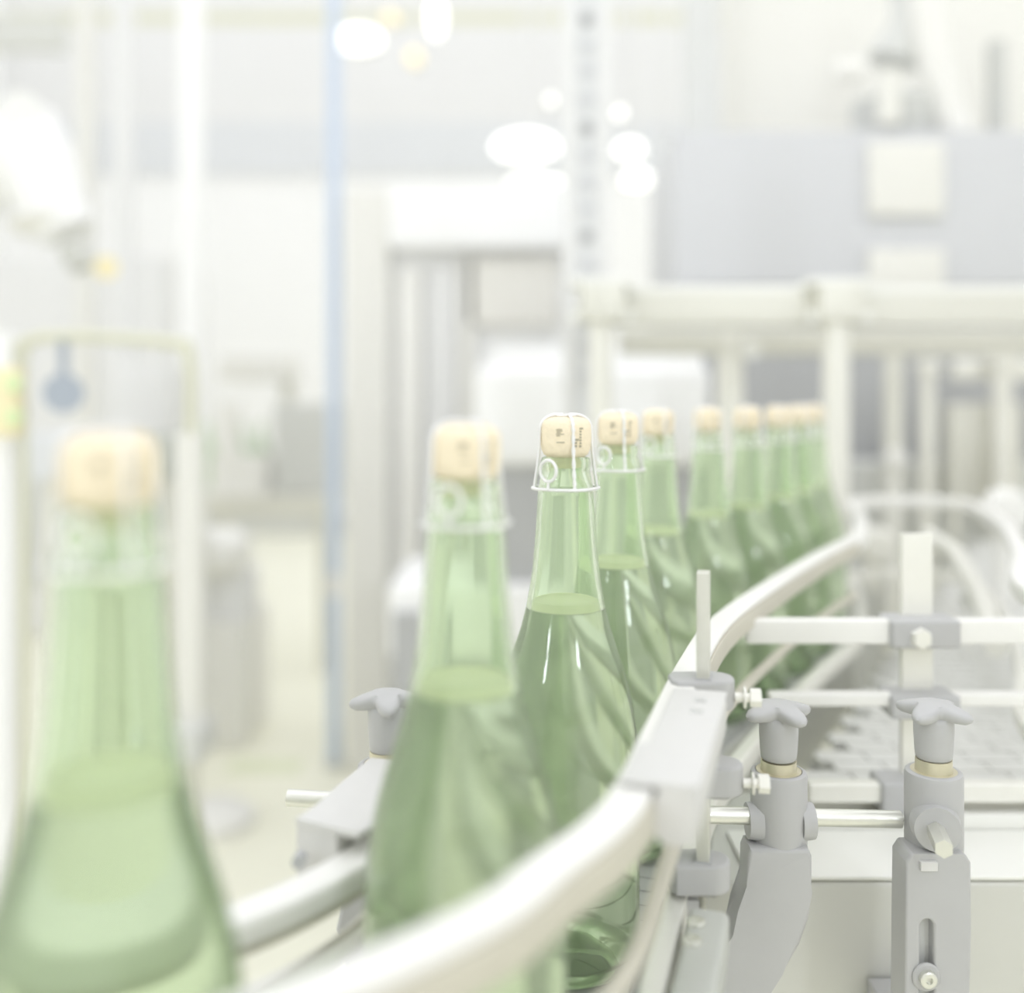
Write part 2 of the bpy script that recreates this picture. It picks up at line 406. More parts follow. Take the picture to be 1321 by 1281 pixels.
for (z, w, dx) in ((CAMZ-.166, .026, -.002), (CAMZ-.214, .025, .003), (CAMZ-.268, .024, -.004)):
    c = clamp_shape((bx+dx, by+.002, z), w, .023, .017).build('clamp', BLK, rb_, 40)
    if z > .1: bolt(c, (bx+dx+w*.30+.0102, by-.002, z-.002), (1, -.12, 0))
    MB().box((bx-.001, by, z+.0088), (.0095, .013, .0008), Matrix.Rotation(-.25, 3, 'Z')).build('slot_plate', BLKD, c, 0)
# arms of the clamps that grip the rails
MB().box((bx-.016, by+.004, CAMZ-.184), (.020, .016, .012), None, .001).build('rail_grip', BLK, rb_, 30)
MB().box((bx-.012, by+.004, CAMZ-.224), (.020, .016, .012), None, .001).build('rail_grip', BLK, rb_, 30)
MB().box((bx-.014, by+.004, CAMZ-.287), (.020, .016, .012), None, .001).build('rail_grip', BLK, rb_, 30)

# ------------------------------------------------------------------ star knobs and brackets
def lobe_knob(parent, c, R, rot, n=4):
    """star grip: lobes flow down into a tapered stem"""
    mb = MB(); N = 96
    lay = [(.0185, 0, 0), (.0185, .28, 0), (.0183, .55, .5), (.0177, .80, .95), (.0164, .95, 1), (.0145, 1.0, 1), (.0125, .97, 1), (.0110, .86, 1), (.0102, .70, .8), (.0090, .52, .2), (.0070, .50, 0), (0, .50, 0), (-.012, .47, 0), (-.0155, .45, 0), (-.0165, .41, 0), (-.0165, 0, 0)]
    rings = []
    for z, f, l in lay:
        if f == 0: rings.append([mb.bm.verts.new(Vector(c)+Vector((0, 0, z)))]); continue
        ring = []
        for i in range(N):
            t = 2*PI*i/N; cc = (.5+.5*math.cos(n*(t-rot)))**1.1
            star = .50+.50*cc
            r = R*f*((1-l)+l*star)
            zz = z-.0022*l*cc
            ring.append(mb.bm.verts.new(Vector(c)+Vector((r*math.cos(t), r*math.sin(t), zz))))
        rings.append(ring)
    for A, B in zip(rings, rings[1:]):
        for i in range(N):
            j = (i+1) % N
            if len(A) == 1: mb.bm.faces.new((A[0], B[i], B[j]))
            elif len(B) == 1: mb.bm.faces.new((A[i], B[0], A[j]))
            else: mb.bm.faces.new((A[i], B[i], B[j], A[j]))
    return mb.build('knob', BLK, parent, 50)
def barrel(parent, x, y, ztop, h, R=.0174):
    b = MB(); b.lathe((x, y, ztop-h), (0, 0, 1), [(0, 0), (0, R*.97), (.002, R), (h-.003, R), (h-.0008, R*.97), (h, R*.9), (h, R*.80), (h-.0012, R*.78), (h-.0012, 0)], 48)
    return b.build('barrel', BLK, parent, 40)
def hexnut(parent, x, y, z0, h, r):
    m = MB(); m.lathe((x, y, z0), (0, 0, 1), [(0, 0), (0, r*1.28), (.0012, r*1.28), (.0012, r), (h, r*.97), (h+.0004, 0)], 32)
    return m.build('brass_neck', BRASS, parent, 25)
YK = .630; mm = YK/F
def zy(py, Y=YK): return CAMZ-(py-HY)/F*Y
def xk(px, Y=YK): return (px-CX)/F*Y
# bracket 1
x1 = xk(1004.5); zt = zy(993)
k1 = thing('clamp_bracket', 'black curved clamp bracket with star knob holding the horizontal steel rod', 'bracket', (x1, YK, -.1), 'black knob clamp brackets')
barrel(k1, x1, YK, zt, .053)
hexnut(k1, x1, YK, zt-.0012, .0075, .0112)
kn = lobe_knob(k1, (x1, YK, zt+.0235), .0240, .42, 4)
for s_ in (-1, 1):
    a = Vector((x1+s_*.0120, YK-.003, zy(1056))); MB().cyl(a, a+Vector((s_*.0085, 0, 0)), .0120, .0108, 28).build('rod_boss', BLK, k1, 30)
def pix(outl, Y): return [((px-CX)/F*Y, CAMZ-(py-HY)/F*Y) for px, py in outl]
arm = pix([(963, 1103), (967, 1093), (1042, 1093), (1046, 1102), (1046, 1150), (1042, 1182), (1030, 1216), (1008, 1254), (985, 1290), (960, 1335), (930, 1375), (878, 1375), (890, 1330), (906, 1280), (922, 1240), (944, 1204), (957, 1174), (962, 1140)], .615)
MB().prism(arm, (0, .612, 0), (1, 0, 0), (0, 0, 1), (0, 1, 0), .022, .003).build('arm', BLK, k1, 40)
MB().bb(xk(906, .615), xk(940, .615), .625, .698, zy(1375, .615), zy(1330, .615), .002).build('foot', BLK, k1, 40)
r1 = MB().cyl(P(905, 1051, .622), P(1161, 1057, .632), .0053, None, 32).build('steel_rod', STEEL)
tag(r1, 'horizontal round steel rod through the left black barrel on the right side', 'rod', 'steel clamp rods')
# bracket 2
x2 = xk(1204.5); zt2 = zy(993)
k2 = thing('clamp_bracket', 'upright black clamp bracket with star knob and slotted arm at lower right', 'bracket', (x2, YK, -.1), 'black knob clamp brackets')
barrel(k2, x2, YK, zt2, .054)
hexnut(k2, x2, YK, zt2-.0012, .0085, .0112)
lobe_knob(k2, (x2, YK, zt2+.0240), .0240, .785, 4)
MB().cyl((x2-.0035, YK-.010, zy(1053)), (x2-.0060, YK-.0205, zy(1053)), .0150, .0135, 32).build('rod_boss', BLK, k2, 30)
# slotted arm: front plate pieces round a real slot
o2 = [(1167, 1110), (1174, 1099), (1243, 1099), (1250, 1110), (1251, 1200), (1246, 1375), (1164, 1375), (1166, 1180)]
outp = pix(o2, .612)
YA = .609
def slot_prism(outl, sl, y0, depth, name, parent, m):
    bm = bmesh.new()
    vs = [bm.verts.new((x, y0, z)) for x, z in outl]; es = [bm.edges.new((vs[i], vs[(i+1) % len(vs)])) for i in range(len(vs))]
    ws = [bm.verts.new((x, y0, z)) for x, z in sl]; es += [bm.edges.new((ws[i], ws[(i+1) % len(ws)])) for i in range(len(ws))]
    r = bmesh.ops.triangle_fill(bm, edges=es, use_beauty=True)
    fs = [f for f in bm.faces]
    e = bmesh.ops.extrude_face_region(bm, geom=fs)
    bmesh.ops.translate(bm, verts=[v for v in e['geom'] if isinstance(v, bmesh.types.BMVert)], vec=(0, depth, 0))
    q = MB(); q.bm.free(); q.bm = bm
    return q.build(name, m, parent, 30, bev=.0015)
scx = xk(1196, YA); sz0 = zy(1240, YA); sz1 = zy(1186, YA); sr = .0042
sl = [(scx+sr*math.cos(a), sz1-sr+sr*math.sin(a)) for a in [PI*k/8 for k in range(9)]]+[(scx+sr*math.cos(a), sz0-.03+sr+sr*math.sin(a)) for a in [PI+PI*k/8 for k in range(9)]]
slot_prism(outp, sl, YA, .024, 'arm', k2, BLK)
MB().bb(scx-.010, scx+.010, YA+.008, YA+.012, sz0-.04, sz1+.006).build('slide_strip', GREY, k2, 0)
MB().bb(xk(1187, .608), xk(1209, .608), .6065, .6100, zy(1123, .608), zy(1111, .608), .0006).build('badge', GREYP, k2, 30)
wsh = MB(); bc = P(1197, 1263, YA-.003)
wsh.lathe(bc+Vector((0, .003, 0)), (0, -1, 0), [(0, 0), (0, .0085), (.0012, .0085), (.002, .0075), (.002, 0)], 40)
wb = wsh.build('washer', BLK, k2, 30)
MB().lathe(bc+Vector((0, .001, 0)), (0, -1, 0), [(0, 0), (0, .0052), (.003, .0050), (.0036, .0040), (.0036, .0022), (.0015, .0020), (.0015, 0)], 24).build('bolt', STEEL, wb, 30)
MB().bb(x2-.018, x2+.018, .622, .698, -.10, -.07, .002).build('foot', BLK, k2, 40)
ra = Vector((x2-.0040, YK-.006, zy(1053))); re = Vector((xk(1216, .587), .585, zy(1053)-.0005))
r2 = MB().cyl(ra, re, .0055, None, 6, .3).build('steel_rod', STEEL, None, 20)
tag(r2, 'short hexagonal steel rod pointing at the camera from the right barrel', 'rod', 'steel clamp rods')
# bracket 3, left
Y3 = .600; x3 = xk(499, Y3); zt3 = zy(984, Y3)
k3 = thing('clamp_bracket', 'black clamp bracket with star knob, half hidden behind the second bottle', 'bracket', (x3, Y3, -.1), 'black knob clamp brackets')
barrel(k3, x3, Y3, zt3, .058)
hexnut(k3, x3, Y3, zt3-.0012, .009, .0105)
lobe_knob(k3, (x3, Y3, zt3+.0240), .0225, .2, 4)
e3 = MB(); e3.cyl((x3-.010, Y3, zy(1034, Y3)), (x3-.0205, Y3, zy(1034, Y3)), .0120, .0105, 28).build('rod_boss', BLK, k3, 30)
arm3 = pix([(455, 1110), (545, 1110), (545, 1180), (520, 1250), (500, 1330), (500, 1400), (470, 1400), (462, 1250), (440, 1180)], Y3)
MB().prism([(a, b) for a, b in arm3], (0, Y3-.018, 0), (1, 0, 0), (0, 0, 1), (0, 1, 0), .034, .003).build('arm', BLK, k3, 40)
r3 = MB().cyl(P(371, 1029, .602), P(475, 1035, .600), .0050, None, 32).build('steel_rod', STEEL)
tag(r3, 'round steel rod sticking out left of the left black bracket', 'rod', 'steel clamp rods')
MB().cyl((x3+.01, Y3, zy(1034, Y3)), (x3+.035, Y3-.03, zy(1034, Y3)), .0050).build('rod_stub', STEEL, k3)

# ------------------------------------------------------------------ steel frame table and wide belt
fr = thing('steel_table', 'pale steel box frame with flat top edge behind the two black brackets', 'machine frame', (.4, .75, -.2))
poly = [(.135, .700), (1.2, .700), (1.2, .860), (.190, .860), (.176, .830), (.152, .775)]
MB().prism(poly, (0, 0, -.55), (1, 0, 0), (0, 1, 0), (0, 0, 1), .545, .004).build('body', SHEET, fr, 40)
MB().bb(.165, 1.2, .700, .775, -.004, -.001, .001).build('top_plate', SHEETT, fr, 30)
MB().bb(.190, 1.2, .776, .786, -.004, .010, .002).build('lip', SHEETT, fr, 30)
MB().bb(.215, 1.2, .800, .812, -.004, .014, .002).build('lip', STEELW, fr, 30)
for x in (.25, 1.1): MB().cyl((x, .78, FLOOR), (x, .78, -.54), .025).build('leg', STEEL, fr)
bt = MB(); pit = .0254
for j in range(57):
    y = .880+j*pit
    xl = .275+max(0, (y-.88))*.56
    for k in range(20):
        x = xl+(k+(.5 if j % 2 else 0))*.046
        if x > 1.35: break
        bt.box((x, y, -.004), (.0445, pit*.88, .008), None)
        bt.box((x, y+pit*.5, -.0055), (.030, pit*.6, .007), None)
bo = bt.build('modular_belt', BELT, None, 0)
tag(bo, 'wide grey modular plastic belt made of offset links at right', 'conveyor belt')
bs = thing('belt_table', 'steel bed carrying the wide grey modular belt', 'machine frame', (.8, 1.6, -.2))
MB().prism([(.25, .866), (1.40, .866), (1.40, 2.34), (1.07, 2.34)], (0, 0, -.12), (1, 0, 0), (0, 1, 0), (0, 0, 1), .108, .003).build('bed', BED, bs, 30)
for x, y in ((.42, 1.0), (1.3, 1.0), (1.3, 2.25)): MB().cyl((x, y, FLOOR), (x, y, -.11), .022).build('leg', STEEL, bs)

# cross rails with second clamp post
YR = .790
gt = thing('guide_post', 'flat upright steel bar with three black clamps carrying the straight cross rails', 'guide post', (xk(1187, YR), YR, 0))
MB().bb(xk(1167, YR), xk(1207, YR), YR+.005, YR+.011, .000, zy(690, YR), .0006).build('bar', STEELW, gt, 30)
for (py, h, w, d, m, hh) in ((812, .021, 88, .028, BLK, 0), (905, .017, 88, .026, BLK, 0), (1021, .024, 70, .028, BLK, 0)):
    cxp = 1185 if py < 1000 else 1165
    c = MB().bb(xk(cxp-w/2, YR), xk(cxp+w/2, YR), YR-.016, YR+.016, zy(py, YR)-h/2-.001, zy(py, YR)+h/2, .003).build('clamp', BLK, gt, 40)
    if py == 812:
        MB().lathe(P(1187, 823, YR-.015), (0, -1, 0), [(0, 0), (0, .0085), (.002, .0085), (.003, .0075), (.0065, .0070), (.0065, 0)], 6, .5).build('bolt', STEELW, c, 20)
        for s_ in (-1, 1): MB().bb(xk(1187+s_*33-11, YR), xk(1187+s_*33+11, YR), YR-.013, YR+.010, zy(801, YR), zy(797, YR), .001).build('rib', GREYP, c, 30)
for (py, h, x0, lab) in ((812, .0185, 960, 'top cross rail, a thick pale bar through the upper black clamp'), (899, .0095, 990, 'thin middle cross rail through the second black clamp'), (1018, .0145, 1040, 'bottom cross rail just above the steel frame edge')):
    m = MB(); m.bb(xk(x0, YR), .66, YR-.010, YR+.003, zy(py, YR)-h/2, zy(py, YR)+h/2, .0022)
    g = m.build('cross_rail', WHT if py < 1000 else STEELW, None, 30)
    tag(g, lab, 'guide rail', 'straight cross rails')

# ------------------------------------------------------------------ tubular frame behind bottles
YT = 1.75
tf = thing('tube_scaffold', 'square steel tube frame with two clamped posts and a cross beam behind the bottles', 'frame', (xk(1070, YT), YT, 0))
def zt_(py, Y=YT): return zy(py, Y)
MB().bb(xk(778, YT), 1.3, YT-.020, YT+.020, zt_(421), zt_(372), .006).build('cross_beam', GREYT, tf, 30)
MB().bb(xk(750, YT), 1.3, YT-.022, YT+.020, zt_(382), zt_(370), .004).build('beam_ledge', SHEETT, tf, 30)
for px in (773, 1070):
    w = 17 if px > 1000 else 15
    MB().cyl((xk(px, YT), YT-.035, -.30), (xk(px, YT), YT-.035, zt_(368)), w/F*YT).build('post', STEELW, tf)
    c = MB().bb(xk(px-27, YT), xk(px+27, YT), YT-.070, YT-.001, zt_(418), zt_(374), .004).build('joint', GREYT, tf, 30)
    MB().bb(xk(px-38, YT), xk(px+38, YT), YT-.066, YT+.02, zt_(374), zt_(364), .003).build('top_cap', SHEETT, c, 30)
    for sx in (-34, 34): MB().lathe((xk(px+sx, YT), YT-.05, zt_(412)), (0, -1, 0), [(0, 0), (0, .010), (.01, .009), (.012, 0)], 16).build('bolt', SHEETT, c)
MB().cyl((xk(1070, YT), YT-.035, -.9), (xk(1070, YT), YT-.035, -.30), .018).build('leg', STEEL, tf)
MB().cyl((xk(773, YT), YT-.035, -.9), (xk(773, YT), YT-.035, -.30), .018).build('leg', STEEL, tf)
YU = 1.95
tg_ = thing('tube_scaffold', 'second paler tube frame post and beam farther behind the bottles', 'frame', (xk(945, YU), YU, FLOOR))
MB().cyl((xk(942, YU), YU, FLOOR), (xk(942, YU), YU, zy(425, YU)), .026).build('post', STEELW, tg_)
MB().bb(xk(800, YU), 1.9, YU-.02, YU+.02, zy(458, YU), zy(425, YU), .006).build('cross_beam', GREYT, tg_, 30)
MB().cyl((xk(962, YU), YU-.05, zy(452, YU)), (xk(962, YU), YU-.03, zy(452, YU)), .018).build('knob', SHEETT, tg_)

# ------------------------------------------------------------------ machinery behind, right
YP = 2.75
pm = thing('control_cabinet', 'wide blue grey machine cabinet with two cream square panels at upper right', 'cabinet', (xk(1150, YP), YP, 0))
MB().bb(xk(872, YP), 1.9, YP, YP+.5, zy(368, YP), zy(168, YP), .006).build('housing', PANELG, pm, 30)
for a, b in ((184, 280), (321, 372)):
    MB().bb(xk(1117, YP), xk(1216, YP), YP-.02, YP, zy(b, YP), zy(a, YP), .012).build('square_panel', CREAM, pm, 30)
MB().bb(xk(872, YP), 1.9, YP+.05, YP+.5, FLOOR, zy(368, YP)).build('lower_body', BLKD, pm, 0)
YQ = 2.45
def tubeset():
    for (px, w, y0, y1, m, lab) in (
        (1152, 24, 450, 700, GREYT, 'beige upright tube in the dark machine opening, left of the others'),
        (1196, 20, 480, 690, STEELW, 'grey upright tube in the dark machine opening, second from left'),
        (1232, 14, 560, 700, GREYT, 'short olive upright tube low in the dark machine opening'),
        (1292, 26, 470, 730, STEELW, 'light upright tube near the right edge behind the loop rail')):
        z0, z1 = zy(y1, YQ), zy(y0, YQ)
        t = thing('upright_tube', lab, 'tube', (xk(px, YQ), YQ, z0), 'upright tubes in the machine opening')
        MB().cyl((xk(px, YQ), YQ, FLOOR), (xk(px, YQ), YQ, z1), w/2/F*YQ).build('pipe', m, t)
        MB().cyl((xk(px, YQ), YQ, z1), (xk(px, YQ), YQ, z1+.03), w*.75/F*YQ).build('collar', m, t)
tubeset()
bx_ = thing('machine_box', 'beige grey machine block low behind the loop rail', 'machine', (xk(1260, YQ), YQ+.1, 0))
MB().bb(xk(1120, YQ), 1.75, YQ+.10, YQ+.28, FLOOR, zy(600, YQ), .01).build('block', GREY, bx_, 30)
MB().bb(xk(1235, YQ), xk(1330, YQ), YQ+.04, YQ+.10, zy(650, YQ), zy(520, YQ), .01).build('front_box', GREYT, bx_, 30)
MB().bb(xk(1240, YQ), 1.7, YQ+.035, YQ+.09, zy(490, YQ), zy(462, YQ), .01).build('bar', STEELW, bx_, 30)
# round things on the belt side
for (px, py, r, Y, m, lab) in ((1135, 705, 24, 1.75, STEELW, 'pale round roller cap over the wide belt'), (1262, 776, 12, 1.25, WHT, 'small white round cap beside the slanting rail'), (1305, 660, 30, 1.6, WHT, 'large white round cap at the right edge'), (1160, 592, 13, 2.2, WHT, 'small white round knob over the horizontal loop rail')):
    c = P(px, py, Y); q = MB(); rr = r/F*Y
    q.lathe(c+Vector((0, .03, 0)), (0, -1, 0), [(0, 0), (0, rr), (.02, rr), (.03, rr*.8), (.033, 0)], 32)
    q.cyl((c.x, Y+.03, -.01 if Y < 2.0 else -.2), (c.x, Y+.03, c.z), rr*.35)
    tag(q.build('roller_cap', m), lab, 'cap', 'round caps above the belt')
tr = MB(); tr.tube([P(1195, 690, 1.45), P(1232, 712, 1.40), P(1262, 765, 1.22), P(1285, 835, 1.05)], .012, 16)
tag(tr.build('curved_pipe', STEELW), 'pale curved pipe inside the loop rail above the belt', 'pipe')

# top right equipment
YE = 2.92
eq = thing('filler_head', 'grey filling head with a glowing cream sight tube at top right', 'machine', P(1147, 160, YE))
q = MB(); q.tube([P(1175, -60, YE), P(1168, 30, YE), P(1150, 80, YE)], [.05, .045, .07], 20); q.build('arm', GREY, eq)
MB().lathe((xk(1152, YE), YE, zy(168, YP)), (0, 0, 1), [(0, 0), (0, .085), (.03, .11), (.12, .12), (.15, .07), (.16, 0)], 32).build('bowl', GREY, eq)
MB().cyl(P(1147, 160, YE-.16), P(1147, 92, YE-.16), .030).build('sight_tube', CREAM, eq)
MB().cyl(P(1112, 92, YE-.1), P(1075, 92, YE-.1), .028).build('side_cap', WHT, eq)
q = MB(); q.tube([P(1190, -60, YE-.05), P(1200, 60, YE-.05), P(1222, 150, YE-.05), P(1235, 172, YE-.05)], .05, 16); q.build('hose', WHT, eq)
eb = MB().bb(xk(1282, YE), xk(1300, YE), YE, YE+.05, zy(168, YP), zy(50, YE), .005).build('dark_upright', mat('dark upright', (206,207,203), .5))
tag(eb, 'narrow dark upright bar at the top right corner', 'bar')
st = MB().bb(xk(892, 3.2), xk(938, 3.2), 3.32, 3.38, FLOOR, 2.2, .005).build('grey_column', mat('column grey', (219,220,218), .6))
tag(st, 'grey column rising behind the left end of the blue grey cabinet', 'column')
bp = MB().bb(xk(934, 3.6), 2.4, 3.6, 3.65, FLOOR, 2.4, .005).build('backing_panel', CREAM)
tag(bp, 'large cream wall panel above the blue grey cabinet', 'panel')

# ------------------------------------------------------------------ perforated post
YW = 1.9
pp = thing('perforated_post', 'white perforated aluminium upright with a column of dark holes', 'post', (xk(757, YW), YW, FLOOR))
MB().bb(xk(729, YW), xk(785, YW), YW, YW+.05, FLOOR, zy(-80, YW), .003).build('profile', mat('aluminium upright', (226,227,228), .5), pp, 30)
MB().bb(xk(726, YW), xk(744, YW), YW-.010, YW, FLOOR, zy(-80, YW), .002).build('flange', WALLG2, pp, 30)
MB().bb(xk(770, YW), xk(787, YW), YW-.010, YW, FLOOR, zy(-80, YW), .002).build('flange', WALLG2, pp, 30)
for py in (25, 165, 305):
    h = MB(); c = P(757, py, YW-.001)
    h.lathe(c, (0, -1, 0), [(0, 0), (0, .013), (.0015, .013), (.0016, 0)], 24); hh = h.build('round_hole', BLKD, pp, 0)
for py in (60, 92, 128, 200, 235, 270, 342, 378, 414, 450, 486):
    MB().bb(xk(747, YW), xk(768, YW), YW-.002, YW+.001, zy(py+6, YW), zy(py-6, YW), .0004).build('slot', PANELG, pp, 0)

# ------------------------------------------------------------------ white tank and black machine behind the bottles
YH = 2.3
tk = thing('filling_machine', 'white rounded hopper on a black cabinet with a white lower band behind the corks', 'machine', (xk(762, YH), YH, FLOOR))
MB().bb(xk(612, YH), xk(918, YH), YH, YH+.45, zy(603, YH), zy(470, YH), .035).build('hopper', WALLM, tk, 40)
MB().bb(xk(634, YH), xk(912, YH), YH+.02, YH+.43, zy(500, YH), zy(450, YH), .03).build('lid', WALLM, tk, 40)
MB().bb(xk(640, YH), xk(905, YH), YH+.03, YH+.42, zy(770, YH), zy(600, YH)).build('black_panel', BLKD, tk, 0)
MB().bb(xk(500, YH), xk(905, YH), YH, YH+.42, zy(850, YH), zy(755, YH), .02).build('white_band', WALLM, tk, 40)
MB().bb(xk(508, YH), xk(900, YH), YH+.03, YH+.42, FLOOR, zy(845, YH)).build('base', BLKD, tk, 0)
MB().bb(xk(508, YH), xk(545, YH), YH-.02, YH, zy(900, YH), zy(788, YH)).build('base_panel', BLKD, tk, 0)

# cabinet with hood, left of it
YC = 3.3
cb = thing('machine_cabinet', 'tall white machine cabinet with beige side column behind the second bottle', 'cabinet', (xk(580, YC), YC, FLOOR))
MB().bb(xk(446, YC), xk(502, YC), YC, YC+.5, FLOOR, zy(245, YC), .01).build('side_column', BEIGE, cb, 30)
MB().bb(xk(502, YC), xk(735, YC), YC-.03, YC+.5, zy(322, YC), zy(238, YC), .02).build('hood', WALLM, cb, 30)
MB().bb(xk(502, YC), xk(735, YC), YC+.06, YC+.5, FLOOR, zy(322, YC)).build('back_panel', WALLM, cb, 0)
MB().bb(xk(513, YC), xk(543, YC), YC+.02, YC+.06, zy(750, YC), zy(345, YC), .01).build('bright_door', WHT, cb, 30)
MB().bb(xk(548, YC), xk(590, YC), YC+.03, YC+.06, zy(750, YC), zy(335, YC), .01).build('grey_door', WALLG2, cb, 30)
MB().bb(xk(600, YC), xk(722, YC), YC+.02, YC+.06, zy(420, YC), zy(330, YC), .01).build('beige_door', mat('beige door', (231,229,223), .5), cb, 30)
MB().bb(xk(592, YC), xk(612, YC), YC+.02, YC+.06, zy(700, YC), zy(330, YC), .005).build('trim_strip', BEIGE, cb, 30)

# blue pole
YB = 3.35
bp_ = thing('blue_pole', 'slim pale blue upright pole standing on the floor left of the cabinet', 'pole', (xk(431, YB), YB, FLOOR))
MB().cyl((xk(431, YB), YB, FLOOR), (xk(431, YB), YB, zy(-80, YB)), .0235).build('pipe', BLUE, bp_)
MB().cyl((xk(431, YB), YB, zy(768, YB)), (xk(431, YB), YB, zy(740, YB)), .025).build('pale_band', WALLG2, bp_)
MB().cyl((xk(431, YB), YB, FLOOR), (xk(431, YB), YB, FLOOR+.025), .030).build('foot', GREY, bp_)

# ------------------------------------------------------------------ lamps in the hall, and tank reflections built as glowing discs
def lamp(px, py, w, h, Y, m, lab):  # where it stands for a reflection, housing and rod are made up
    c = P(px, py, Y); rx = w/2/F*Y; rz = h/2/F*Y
    t = thing('lamp_or_glint', lab, 'lamp', c, 'lamps glowing in the hall')
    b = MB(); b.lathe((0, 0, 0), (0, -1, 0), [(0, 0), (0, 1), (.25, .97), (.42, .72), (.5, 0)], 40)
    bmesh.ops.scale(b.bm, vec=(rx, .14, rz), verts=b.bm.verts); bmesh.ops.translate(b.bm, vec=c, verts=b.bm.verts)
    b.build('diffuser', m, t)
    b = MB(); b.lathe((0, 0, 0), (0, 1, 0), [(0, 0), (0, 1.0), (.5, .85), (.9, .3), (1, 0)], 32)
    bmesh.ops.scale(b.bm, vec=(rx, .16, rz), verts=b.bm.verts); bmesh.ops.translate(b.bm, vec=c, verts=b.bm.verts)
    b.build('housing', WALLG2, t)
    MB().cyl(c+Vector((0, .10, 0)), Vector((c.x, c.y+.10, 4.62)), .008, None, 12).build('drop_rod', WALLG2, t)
lamp(462, 52, 62, 30, 4.7, GLOW, 'white glowing oval lamp at the top, left of the amber lamp')
lamp(563, 24, 20, 50, 4.7, GLOW, 'tall white glowing lamp at the top, right of the amber lamp')
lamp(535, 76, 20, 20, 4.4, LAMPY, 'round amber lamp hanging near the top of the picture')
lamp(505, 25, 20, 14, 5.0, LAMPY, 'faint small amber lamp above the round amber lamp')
lamp(678, 190, 84, 36, 4.4, GLOW, 'widest white oval reflection, a glowing disc left of the perforated post')
lamp(812, 194, 36, 22, 4.4, GLOW, 'white oval reflection, a glowing disc right of the perforated post')
lamp(799, 148, 10, 10, 4.0, GLOW, 'small round white reflection, a glowing disc right of the perforated post')
lamp(710, 131, 8, 8, 4.0, GLOW, 'small round white reflection, a glowing disc left of the perforated post')
lamp(822, 232, 40, 20, 4.7, GLOW, 'low white glow just left of the blue grey cabinet')
lamp(862, 240, 5, 6, 4.0, GLOW, 'tiny white glow beside the left edge of the blue grey cabinet')
lamp(690, 236, 70, 12, 5.0, GLOW, 'long low white glow under the widest oval reflection')
for i, y in enumerate((4.1, 4.5, 4.8, 5.1)):
    struct(MB().bb(-4.5, 5.0, y-.04, y+.04, 4.6, 4.72).build('trim_%d' % (i+6), WALLG2, smooth=0))

# ------------------------------------------------------------------ left background
for (px, w, y1, m, lab) in ((111, 24, 240, BEIGE, 'beige upright pole at top left, left of three'), (160, 26, 330, WALLG2, 'pale grey upright pole at top left, middle of three'), (247, 32, 700, WALLM, 'bright white upright pole at top left, right of three')):
    Y = 4.2
    o = MB().cyl((xk(px, Y), Y, FLOOR), (xk(px, Y), Y, zy(-80, Y)), w/2/F*Y).build('upright_pole', m)
    tag(o, lab, 'pole', 'upright poles at top left')
bm2 = MB(); bm2.bb(-4.4, xk(88, 6), 5.9, 6.0, zy(68, 6), zy(28, 6)); o = bm2.build('overhead_beam', mat('beam grey', (216,217,212), .6), None, 0)
tag(o, 'short grey overhead beam at the top left corner', 'beam')
rd = MB(); 
for x in (-4.3, -3.2): rd.cyl((x, 5.95, FLOOR), (x, 5.95, zy(68, 6)), .04)
tag(rd.build('beam_support', WALLG2), 'pale posts under the short overhead beam', 'post')
# articulated white arm
YL = 2.6
ra_ = thing('robot_arm', 'white jointed robot arm reaching in from the left edge', 'robot arm', P(-60, 200, YL))
q = MB(); q.tube([P(-90, 250, YL), P(-10, 215, YL), P(38, 190, YL)], [.11, .11, .10], 24); q.build('upper_arm', WALLM, ra_)
q = MB(); q.tube([P(30, 150, YL), P(42, 200, YL), P(66, 260, YL), P(88, 300, YL)], [.075, .10, .085, .07], 24); q.build('forearm', WALLM, ra_)
q = MB(); q.cyl(P(28, 145, YL-.09), P(28, 145, YL+.09), .05); q.build('elbow', WALLM, ra_)
q = MB(); q.tube([P(60, 285, YL), P(62, 300, YL)], [.1, .07], 20); q.build('wrist', WHT, ra_)
q = MB(); q.tube([P(95, 318, YL), P(110, 345, YL)], [.042, .038], 16); q.build('gripper', mat('gripper grey', (206,207,203), .5), ra_)
q = MB(); q.cyl(P(137, 345, YL-.06), P(137, 345, YL-.02), .030); q.build('yellow_cap', YEL, ra_)
q = MB(); q.tube([P(137, 345, YL), P(120, 338, YL), P(105, 335, YL)], .02, 12); q.build('cap_arm', GREY, ra_)
q = MB(); q.cyl(P(-90, 250, YL), (P(-90, 250, YL).x, YL, FLOOR), .09); q.build('pedestal', WALLG2, ra_)
# tube cage
YG = 2.1
cg = thing('tube_cage', 'rounded beige tube cage frame on the left behind the nearest cork', 'frame', (xk(140, YG), YG, FLOOR))
q = MB(); q.tube(spline([P(30, 1500, YG), P(30, 700, YG), P(28, 470, YG), P(40, 440, YG), P(75, 434, YG), P(150, 436, YG), P(225, 443, YG), P(244, 460, YG), P(246, 600, YG), P(246, 960, YG)], 8), .012, 16); q.build('hoop', OLIVE, cg)
MB().bb(xk(228, YG), xk(262, YG), YG-.02, YG+.02, zy(960, YG), zy(560, YG), .006).build('post', BEIGE, cg, 30)
MB().bb(xk(-5, YG), xk(18, YG), YG-.02, YG+.02, FLOOR, zy(430, YG), .004).build('left_post', WALLM, cg, 30)
MB().cyl((xk(246, YG), YG, FLOOR), (xk(246, YG), YG, zy(950, YG)), .018).build('leg', GREYT, cg)
MB().bb(xk(218, YG), xk(268, YG), YG-.06, YG+.06, zy(975, YG), zy(930, YG), .01).build('foot', GREY, cg, 30)
